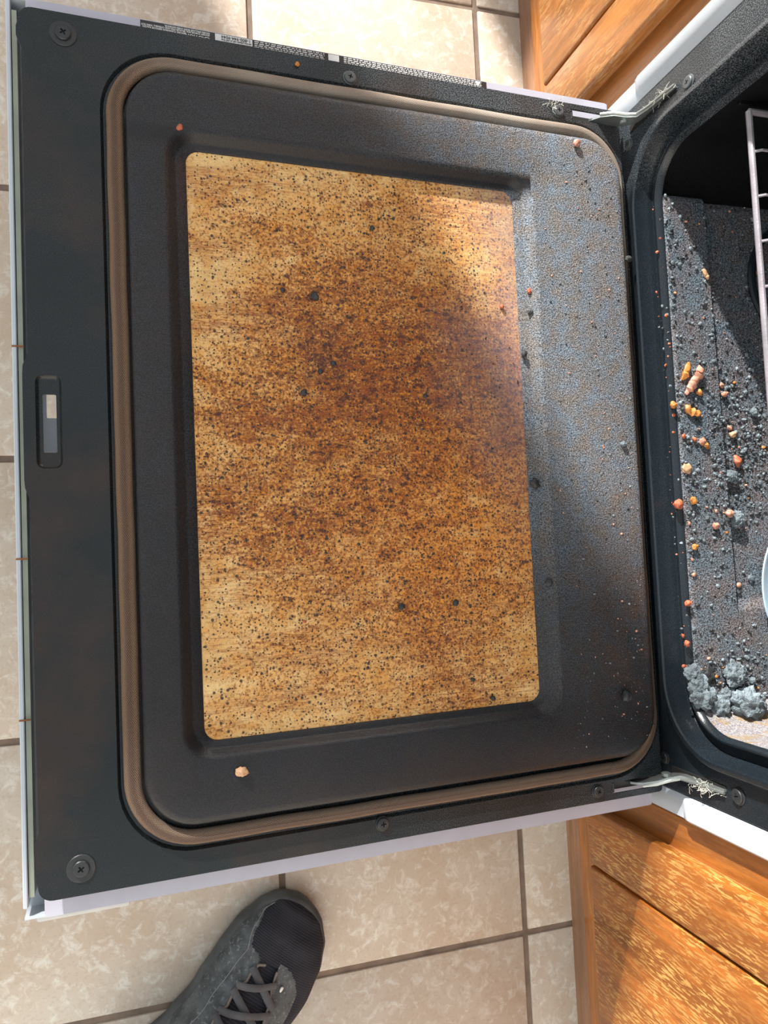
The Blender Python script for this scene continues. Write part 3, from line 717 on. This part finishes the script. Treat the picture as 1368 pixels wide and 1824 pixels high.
# ================================================================== crumbs and food scraps
f_, a_, b_, c_ = 1355.907, 0.0686532, -0.2851332, -0.0483506
Rc = RZ @ RY @ RX; CO = Vector(cam.location)
def hit_plane(px, py, z):      # world point where this direction meets height z
    d = Rc @ Vector(((px - 684) / f_, -(py - 912) / f_, -1)); t = (z - CO.z) / d.z; return CO + d * t
Di = Matrix.Rotation(-TH, 3, 'Y')
def door_pt(px, py, h):
    d = Di @ (Rc @ Vector(((px - 684) / f_, -(py - 912) / f_, -1))); o = Di @ CO; t = (h - o.z) / d.z; return o + d * t
def floor_h(x, y):
    e = 0.0680 - 0.004 * (y / 0.28)
    hollow = min(1, max(0, (x - e) / 0.0018)) * min(1, max(0, (y + 0.186) / 0.014))
    return 0.0365 - 0.0062 * hollow
def scrap(name, p, rad, mat, label, cat='crumb', seed=1, rz=0.0, sub=3, amp=0.35, freq=1.6, group=None):
    bm = bmesh.new(); lump(bm, (0, 0, 0), rad, seed, sub, amp, freq)
    mz = min(v.co.z for v in bm.verts)
    o = obj(name, bm, mat, angle=60); o.location = (p[0], p[1], p[2] - mz * 0.85); o.rotation_euler = (0, 0, rz)
    tag(o, label, cat, group); return o
def on_floor(px, py):
    p = hit_plane(px, py, 0.0365); q = hit_plane(px, py, floor_h(p.x, p.y)); return (q.x, q.y, floor_h(q.x, q.y))
def sausage(name, pts, r, mat, label, seed, flat=0.7):
    ps = [Vector(on_floor(*p)) for p in pts]; c0 = sum(ps, Vector()) / len(ps)
    fine = []
    for i in range(len(ps) - 1):
        for k in range(7): fine.append(ps[i].lerp(ps[i + 1], k / 7))
    fine.append(ps[-1]); N = len(fine)
    for _ in range(3): fine = [fine[0]] + [(fine[i - 1] + fine[i] + fine[i + 1]) / 3 for i in range(1, N - 1)] + [fine[-1]]
    rad = [r * (0.35 + 0.75 * min(1, min(i, N - 1 - i) / 3.0)) * (1 + 0.55 * noise.noise(Vector((i * 0.55, seed * 4, 0)))) for i in range(N)]
    bm = bmesh.new(); tube(bm, [p - c0 + Vector((0, 0, rr_ * flat * 0.92)) for p, rr_ in zip(fine, rad)], rad, 14, flat=flat)
    for v in bm.verts: v.co += 0.0012 * Vector((noise.noise(v.co * 350 + Vector((seed, 0, 0))), noise.noise(v.co * 350 + Vector((0, seed, 3))), noise.noise(v.co * 350)))
    o = obj(name, fixn(bm), mat, angle=60); o.location = c0; tag(o, label, 'food scrap'); return o
sausage('food_scrap', [(1226, 646), (1220, 662), (1214, 677)], 0.0032, M['golden'], 'short straight golden-brown crust, uppermost scrap on the oven ledge', 1)
sausage('food_scrap', [(1245, 652), (1242, 668), (1232, 682), (1220, 703)], 0.0040, M['pinkish'], 'long knobbly pinkish crust beside the short straight one on the oven ledge', 2)
sausage('food_scrap', [(1221, 722), (1224, 732), (1234, 736), (1246, 738)], 0.0034, M['golden'], 'curled bright orange crust below the two long crusts', 3)
sausage('food_scrap', [(1308, 812), (1313, 832)], 0.0046, M['redbrown'], 'red-brown stick-shaped scrap on the sunken oven floor', 4)
sausage('food_scrap', [(1250, 480), (1256, 490), (1260, 498)], 0.0022, M['tan'], 'thin pale flake standing at the shadow edge on the oven floor', 8)
SL = [(1222, 835, 0.0055, 'tan', 'tan cracked flake on the oven ledge above the round orange crumb', 'flake'),
      (1232, 892, 0.0042, 'golden', 'round orange crumb on the lower oven ledge', 'crumb'),
      (1204, 899, 0.0052, 'redbrown', 'reddish lump on the front lip of the oven', 'crumb'),
      (1196, 722, 0.0036, 'golden', 'orange crumb on the front lip, level with the curled orange crust', 'crumb'),
      (1243, 700, 0.0034, 'golden', 'small orange crumb just right of the long pinkish crust', 'crumb'),
      (1235, 783, 0.0028, 'redbrown', 'small round orange-red crumb left of the crumb pair', 'crumb'),
      (1248, 787, 0.0036, 'pinkish', 'pink crumb of the touching crumb pair on the ledge', 'crumb'),
      (1255, 793, 0.0030, 'golden', 'orange crumb of the touching crumb pair on the ledge', 'crumb'),
      (1216, 777, 0.0024, 'redbrown', 'leftmost red crumb in the row below the curled crust', 'crumb'),
      (1287, 703, 0.0036, 'pinkish', 'pink crumb with a black shadow just past the ledge step', 'crumb'),
      (1283, 687, 0.0028, 'pinkish', 'small pink crumb at the foot of the ledge step', 'crumb'),
      (1297, 763, 0.0030, 'pinkish', 'upper pink crumb above the grey pebble on the sunken floor', 'crumb'),
      (1302, 775, 0.0036, 'tan', 'greyish tan pebble with a long shadow on the sunken floor', 'crumb'),
      (1339, 735, 0.0048, 'ash', 'lone grey pebble with a long shadow on the open oven floor', 'crumb'),
      (1297, 848, 0.0072, 'ash', 'grey rounded chunk right under the red-brown stick', 'char lump'),
      (1306, 926, 0.0085, 'ash', 'oval grey chunk at the lower end of the loose rubble', 'char lump'),
      (1296, 915, 0.0045, 'pinkish', 'pink crumb wedged against the oval grey chunk', 'crumb'),
      (1272, 937, 0.0040, 'pinkish', 'pink crumb near the right end of the ledge', 'crumb'),
      (1235, 974, 0.0032, 'golden', 'bright orange bead on the ledge below the oval grey chunk', 'crumb'),
      (1223, 1074, 0.0038, 'redbrown', 'red crumb on the front lip near the dish', 'crumb'),
      (1221, 1146, 0.0034, 'redbrown', 'red crumb on the front lip above the big char pile', 'crumb'),
      (1300, 1198, 0.0125, 'ash', 'angular grey char chunk standing alone above the corner pile', 'char lump'),
      (1320, 1249, 0.0185, 'ash', 'largest ashy char lump at the right end of the corner pile', 'char lump'),
      (1290, 1240, 0.0095, 'ash', 'medium ashy lump just left of the largest char lump', 'char lump'),
      (1272, 1256, 0.0110, 'ash', 'crumbly char lump in the middle of the corner pile', 'char lump'),
      (1243, 1240, 0.0125, 'ash', 'char lump at the left end of the corner pile', 'char lump'),
      (1236, 1218, 0.0110, 'ash', 'char lump stacked above the left end of the corner pile', 'char lump'),
      (1229, 1196, 0.0085, 'ash', 'topmost lump of the column of char by the front lip', 'char lump'),
      (1256, 1203, 0.0085, 'char', 'dark brown char flake between the column and the angular chunk', 'char lump'),
      (1265, 1278, 0.0100, 'ash', 'flat bluish char flake fallen below the corner pile', 'char lump'),
      (1337, 1212, 0.0040, 'ash', 'small grey pebble right of the angular char chunk', 'crumb'),
      (1336, 1030, 0.0040, 'ash', 'flat grey flake left of the pale blue dish', 'crumb')]
for i, (px, py, r_, m_, lab, cat) in enumerate(SL):
    p = on_floor(px, py); fl_ = 0.6 if cat != 'crumb' else 0.8
    scrap('char_lump' if cat == 'char lump' else 'crumb', p, (r_, r_ * random.uniform(0.75, 1.0), r_ * fl_ * (0.45 if 'flat' in lab or 'flake' in lab else 1)), M[m_], lab, cat, seed=i + 2, rz=random.uniform(0, 3), sub=4 if r_ > 0.007 else 3, amp=0.42 if cat == 'char lump' else 0.4, freq=2.3 if cat == 'char lump' else 1.7)
# scraps on the door
def dscrap(px, py, h, r_, m_, lab, seed, cat='crumb', sc=(1, 0.85, 0.7)):
    p = Dm.to_3x3() @ door_pt(px, py, h)
    scrap('crumb', p, (r_ * sc[0], r_ * sc[1], r_ * sc[2]), M[m_], lab, cat, seed=seed, rz=seed)
dscrap(430, 1373, 0.016, 0.0050, 'tan', 'lone tan crumb on the black door panel below the window', 31)
GL = 0.0046
for i, (px, py, r_, lab) in enumerate(((560, 530, 0.0038, 'jagged black crumb in the upper middle of the window'), (714, 1081, 0.0033, 'left smooth black seed-like crumb low on the window'), (811, 1074, 0.0031, 'right smooth black seed-like crumb low on the window'),
        (662, 407, 0.0025, 'small black crumb near the top of the window'), (877, 1243, 0.0026, 'black speck at the lower right corner of the window'), (757, 706, 0.0025, 'black crumb right of the window centre'), (570, 662, 0.0026, 'black crumb at the edge of the dark burnt patch'),
        (593, 648, 0.0028, 'brown-black crumb above the dark burnt patch'), (541, 700, 0.0034, 'dark crumb at the foot of the burnt patch'), (503, 518, 0.0024, 'black crumb left of the jagged one on the window'), (841, 1210, 0.0022, 'tiny black crumb above the lower right window corner'))):
    dscrap(px, py, GL, r_, 'char', lab, 40 + i)
for i, (px, py, h, r_, m_, lab) in enumerate(((943, 557, 0.008, 0.0032, 'char', 'ring-shaped black crumb in the window surround'), (932, 632, 0.007, 0.0036, 'char', 'black crumb with a shadow at the right edge of the glass'), (950, 862, 0.007, 0.0052, 'char', 'large black crumb lodged in the window surround'),
        (1109, 791, 0.016, 0.0034, 'ash', 'grey crumb with a long shadow near the hinge edge of the door'), (1112, 1238, 0.016, 0.0060, 'char', 'glossy black grease lump near the lower hinge'), (975, 1038, 0.011, 0.0042, 'char', 'black bubble on the rim of the window surround'),
        (1117, 463, 0.014, 0.0040, 'char', 'black clot on the gasket near the upper hinge'), (1025, 257, 0.016, 0.0040, 'pinkish', 'pinkish wrinkled flake near the upper hinge corner'), (941, 519, 0.009, 0.0026, 'redbrown', 'forked orange flake on the window surround'),
        (893, 547, 0.0046, 0.0024, 'redbrown', 'red flake on the shiny right side of the window'), (320, 229, 0.014, 0.0030, 'redbrown', 'rusty flake at the upper left corner of the window surround'), (529, 116, 0.0, 0.0024, 'golden', 'yellow crumb on the upper flange of the door'),
        (1160, 1289, 0.004, 0.0032, 'char', 'black clot on the gasket near the lower hinge'))):
    dscrap(px, py, h, r_, m_, lab, 60 + i)

# uncountable fine crumbs
def grit(name, n, area, hfun, rmin, rmax, mats, wts, frame, label, seed, cat='crumbs'):
    rn = random.Random(seed); bm = bmesh.new()
    for _ in range(n):
        for _t in range(30):
            x = rn.uniform(area[0], area[1]); y = rn.uniform(area[2], area[3]); h, den = hfun(x, y)
            if rn.random() < den: break
        else: continue
        r = rmin + (rmax - rmin) * rn.random() ** 3
        st = len(bm.verts)
        q = bmesh.ops.create_icosphere(bm, subdivisions=1, radius=r)['verts']
        mi = rn.choices(range(len(mats)), wts)[0]; so_ = Vector((rn.random() * 9, rn.random() * 9, 0)); sx, sy = rn.uniform(0.7, 1.5), rn.uniform(0.7, 1.2)
        for v in q:
            k = 1 + 0.5 * noise.noise(v.co / r + so_); v.co = Vector((v.co.x * k * sx + x, v.co.y * k * sy + y, v.co.z * k * 0.75 + h + r * 0.35))
        for f in {f for v in q for f in v.link_faces}: f.material_index = mi
    o = obj(name, bm, mats, angle=60); tag(o, label, cat, kind='stuff')
    if frame is not None: o.matrix_world = frame
    return o
def fh(x, y):
    d = 0.12 + 0.5 * max(0, 1 - abs(y + 0.01) / 0.12) * (1 if x > 0.05 else 0.45) + 0.8 * max(0, 1 - abs(y + 0.255) / 0.035) * (1 if x < 0.1 else 0) + 0.25 * (x < 0.02)
    if math.hypot(x - 0.183, y + 0.163) < 0.097: d = 0
    return floor_h(x, y), min(1, d)
grit('fine_crumbs', 4200, (0.0135, 0.20, -0.284, 0.26), fh, 0.0004, 0.0024, [M['ash'], M['char'], M['pinkish'], M['golden']], [60, 36, 3, 1], None, 'loose grey charred rubble scattered over the oven floor', 5)
grit('fine_crumbs', 260, (-0.001, 0.0125, -0.29, 0.25), lambda x, y: (0.0335, 0.8 if x > 0.008 else 0.1), 0.0006, 0.0024, [M['char'], M['redbrown'], M['ash']], [4, 5, 2], None, 'reddish and black crumbs lined up along the oven front lip', 6)
def gh(x, y):
    d = max(0.06, 1 - ((x + 0.30) / 0.17) ** 2 * 0.8 - (y / 0.24) ** 2 * 0.7); return GL, d
grit('fine_crumbs', 1100, (-0.478, -0.156, -0.256, 0.256), gh, 0.0004, 0.0014, [M['char'], M['redbrown']], [5, 2], Dm, 'tiny black burnt specks all over the window glass', 7)
def ph(x, y):
    return 0.0158, 0.15 + 0.85 * max(0, min(1, (x + 0.125) / 0.1)) if x > -0.128 else 0.04
grit('fine_crumbs', 900, (-0.125, -0.030, -0.31, 0.31), lambda x, y: (0.0158, 0.35 + 0.65 * (x > -0.075)), 0.0003, 0.0013, [M['ash'], M['char'], M['pinkish']], [5, 3, 2], Dm, 'fine grit stuck to the hinge side of the black door panel', 8)

def lint(p, n, spread, label, seed):
    rn = random.Random(seed); bm = bmesh.new()
    for _ in range(n):
        q = Vector((rn.gauss(0, spread[0]), rn.gauss(0, spread[1]), rn.gauss(0, spread[2]))); d = Vector((rn.uniform(-1, 1), rn.uniform(-1, 1), rn.uniform(-.7, .7))).normalized(); pts = []
        for k in range(6):
            pts.append(q.copy()); d = (d + 0.7 * Vector((rn.uniform(-1, 1), rn.uniform(-1, 1), rn.uniform(-1, 1)))).normalized(); q += d * 0.0016
        tube(bm, pts, 0.00022, 4)
    o = obj('lint', bm, M['lint'], angle=80); o.location = p; tag(o, label, 'lint', kind='stuff'); return o
lint((-0.004, -0.3510, 0.060), 90, (0.002, 0.0022, 0.009), 'fluffy grey lint hanging from the lower hinge arm', 1)
lint((-0.004, 0.3500, 0.062), 50, (0.0012, 0.0012, 0.012), 'grey lint caught along the upper hinge arm', 2)
lint((-0.0920, 0.3640, 0.0065), 24, (0.005, 0.0025, 0.0008), 'lint wound round the screw beside the upper hinge', 3)

# ================================================================== running shoe
ST = Vector((-0.374, -0.500, FZ)); Sd = Vector((-0.62, -0.785, 0)).normalized(); Sm = Vector((0.785, -0.62, 0)).normalized()
shoe = empty('running_shoe', ST + Sd * 0.14); tag(shoe, 'worn black running shoe with charcoal laces on the tiles at the bottom', 'shoe')
def interp(tab, s):
    for (a, va), (b, vb) in zip(tab, tab[1:]):
        if s <= b: t = max(0, (s - a) / (b - a)); t = t * t * (3 - 2 * t) * 0.5 + t * 0.5; return va + (vb - va) * t
    return tab[-1][1]
WT = [(0, 0.004), (0.004, 0.020), (0.012, 0.033), (0.028, 0.046), (0.055, 0.0565), (0.085, 0.0600), (0.12, 0.0580), (0.16, 0.0490), (0.20, 0.0430), (0.25, 0.0410), (0.28, 0.034), (0.292, 0.022), (0.298, 0.006)]
CT = [(0, 0.016), (0.03, 0.020), (0.09, 0.022), (0.13, 0.018), (0.17, 0.004), (0.21, -0.013), (0.25, -0.026), (0.30, -0.036)]
HT = [(0, 0.020), (0.012, 0.034), (0.04, 0.047), (0.08, 0.055), (0.11, 0.064), (0.15, 0.082), (0.19, 0.100), (0.23, 0.098), (0.27, 0.096), (0.298, 0.092)]
OT_ = [(0, 0), (0.066, 0.0), (0.073, 0.013), (0.10, 0.0195), (0.13, 0.0220), (0.19, 0.024), (0.23, 0.031), (0.27, 0.028), (0.287, 0.012), (0.298, 0.0)]
def spt(s, l, z): return ST + Sd * s + Sm * l + Vector((0, 0, z))
def surf(s, q, off=0.0):      # q -1..1 across the upper
    th = q * PI / 2; w = interp(WT, s) + off; H = interp(HT, s) - 0.016 + off
    l = math.copysign(abs(math.sin(th)) ** 0.80, q) * w; z = 0.016 + max(0, math.cos(th)) ** 0.72 * H
    return spt(s, interp(CT, s) + l, z)
def SPt(name, bm, m, fix=True, **k): o = obj(name, fixn(bm) if fix else bm, m, **k); keep(o, shoe); return o
OR_ = [(0, 0), (0.070, 0), (0.085, 0.003), (0.1, 0.010), (0.12, 0.016), (0.19, 0.022), (0.23, 0.031), (0.27, 0.028), (0.287, 0.012), (0.298, 0)]
def qopen(s, side):
    o = interp(OT_ if side < 0 else OR_, s); w = interp(WT, s)
    if o > 0.001: o += (0.010 if side < 0 else 0.0) * min(1, max(0, (0.2 - s) / 0.05))
    if 0.078 < s < 0.205 and side < 0: o += 0.0035 * (abs(((s - 0.078) / 0.027) % 1 - 0.5) * 2 - 0.5)
    r = min(0.98, o / w); return side * math.asin(r ** (1 / 0.80)) / (PI / 2) if r > 0 else 0.0
def qb(s): return interp([(0, 0.9), (0.02, 0.72), (0.045, 0.52), (0.060, 0.42), (0.068, 0.10), (0.075, -0.1), (0.3, -0.1)], s)
bm = bmesh.new(); lay = bm.loops.layers.uv.verify(); NS, NQ = 200, 50
for side in (-1, 1):
    G = []
    for i in range(NS + 1):
        s = 0.298 * (i / NS) ** 1.0; q0 = qopen(s, side); row = []
        for j in range(NQ + 1):
            q = q0 + (side - q0) * j / NQ; row.append((bm.verts.new(surf(s, q)), s, j / NQ * 0.09 * side))
        G.append(row)
    for i in range(NS):
        for j in range(NQ):
            vs = (G[i][j], G[i + 1][j], G[i + 1][j + 1], G[i][j + 1])
            f = bm.faces.new([v[0] for v in vs])
            for lp, v in zip(f.loops, vs): lp[lay].uv = (v[1], v[2])
            s_ = 0.298 * i / NS; q_ = abs(G[i][j][2]) / 0.09
            g_ = (side < 0 and q_ > qb(s_)) or q_ > 0.94 or (side > 0 and s_ > 0.060 and q_ < 0.34 * min(1, (s_ - 0.060) / 0.02) ** 0.5) or (side > 0 and s_ > 0.2)
            f.material_index = 1 if g_ else 0
bmesh.ops.remove_doubles(bm, verts=bm.verts[:], dist=1e-5)
SPt('upper', bm, [M['knit'], M['overlay']], angle=80)
# sole: flared rubber band under the upper
bm = bmesh.new(); rings = []
def outl(off, z):
    L_, R2 = [], []
    for i in range(61):
        s = 0.298 * i / 60; w = interp(WT, s) + off; sx = s - off * (1 - min(1, s / 0.03)) + off * max(0, (s - 0.28) / 0.018)
        L_.append(spt(sx, interp(CT, s) - w, z)); R2.append(spt(sx, interp(CT, s) + w, z))
    return L_ + R2[::-1]
tz = lambda z: z
loft(bm, [outl(-0.004, 0.0), outl(0.000, 0.001), outl(0.0025, 0.007), outl(0.003, 0.015), outl(0.0015, 0.023), outl(-0.001, 0.0255), outl(-0.006, 0.024)], True, False, False)
bv = bm.verts[:]; n_ = 122
bm.verts.ensure_lookup_table()
for base_i in (0, 6 * n_):
    for i in range(60): bm.faces.new((bm.verts[base_i + i], bm.verts[base_i + i + 1], bm.verts[base_i + n_ - 2 - i], bm.verts[base_i + n_ - 1 - i]))
SPt('sole', bm, M['sole'], angle=60)
# tongue inside the throat
bm = bmesh.new(); G = []
for i in range(31):
    s = 0.064 + 0.150 * i / 30; row = []
    for j in range(13):
        q = (-0.68 + 1.2 * j / 12) * (0.7 if s < 0.072 else 1); p = surf(s, q, -0.0045); p.z += 0.004 * max(0, (s - 0.19) / 0.03); row.append(bm.verts.new(p))
    G.append(row)
lay = bm.loops.layers.uv.verify()
for i in range(30):
    for j in range(12):
        f = bm.faces.new((G[i][j], G[i + 1][j], G[i + 1][j + 1], G[i][j + 1]))
        for lp, (a, b) in zip(f.loops, ((i, j), (i + 1, j), (i + 1, j + 1), (i, j + 1))): lp[lay].uv = (a * 0.004, b * 0.004)
SPt('tongue', bm, M['knit'], angle=80)
bm = bmesh.new(); bm2 = bmesh.new()
e1 = [surf(s, qopen(s, -1), 0.0008) for s in [0.069 + 0.0015 * k for k in range(106)]]
e2 = [surf(s, qopen(s, 1), 0.0008) for s in [0.069 + 0.0015 * k for k in range(106)]]
tube(bm, e1, 0.0015, 7); tube(bm, e2, 0.0013, 7); SPt('eyelet_edging', bm, M['piping'], angle=80)
# laces criss-crossing between the eyelets
def lace_pts(s0, l0, s1, l1, lift, n=12):
    P0, P1 = [], []
    out = []
    for k in range(n + 1):
        t = k / n; s = s0 + (s1 - s0) * t; l = l0 + (l1 - l0) * t; w = interp(WT, s); q = math.copysign(math.asin(min(1, abs(l / w)) ** (1 / 0.8)) / (PI / 2), l)
        p = surf(s, q, 0.0016); p.z += lift * math.sin(PI * t); out.append(p)
    return out
for k in range(4):
    s = 0.077 + 0.027 * k; o1 = interp(OT_, s) + 0.014; o2 = interp(OR_, s + 0.024) + 0.005; o3 = interp(OR_, s) + 0.005; o4 = interp(OT_, s + 0.02) + 0.014
    bm = bmesh.new(); tube(bm, lace_pts(s, -o1, s + 0.024, o2, 0.003), 0.0042, 8, flat=0.36); SPt('lace', bm, M['lace'], angle=80)
    bm = bmesh.new(); tube(bm, lace_pts(s + 0.003, o3, s + 0.022, -o4, 0.0055), 0.0040, 8, flat=0.36); SPt('lace', bm, M['lace'], angle=80)
# small white hooked mark at the toe end of the lacing
mk = [(480, 1744), (486, 1747), (490, 1751), (488.5, 1757), (486, 1760)]
bm = bmesh.new(); pts = []
for (px, py) in mk:
    best = None
    d = Rc @ Vector(((px - 684) / f_, -(py - 912) / f_, -1))
    for a in range(40, 160):
        s = a / 1000.0
        for b in range(5, 46):
            p = surf(s, b / 50.0, 0.0016); v = p - CO; e = (v - d * (v.dot(d) / d.dot(d))).length
            if best is None or e < best[0]: best = (e, p)
    pts.append(best[1])
tube(bm, pts, [0.0010, 0.0016, 0.0019, 0.0015, 0.0008], 6, flat=0.6); SPt('white_mark', bm, M['swoosh'], angle=80)
# pale stitched seam along the inner side
bm = bmesh.new(); tube(bm, [surf(0.016 + 0.003 * k, -min(0.72, (0.80 - 0.36 * min(1, (0.003 * k) / 0.05)) + (0.006 * max(0, k - 16))), 0.0003) for k in range(50)], 0.00035, 5)
SPt('stitched_seam', bm, M['seam'], angle=80)
# insole so the opening reads dark inside
bm = bmesh.new(); loft(bm, [[spt(s, interp(CT, s) - interp(WT, s) * 0.9, 0.03) for s in [0.02 * k + 0.02 for k in range(14)]], [spt(s, interp(CT, s) + interp(WT, s) * 0.9, 0.03) for s in [0.02 * k + 0.02 for k in range(14)]]], closed=False)
SPt('insole', bm, M['knit'])
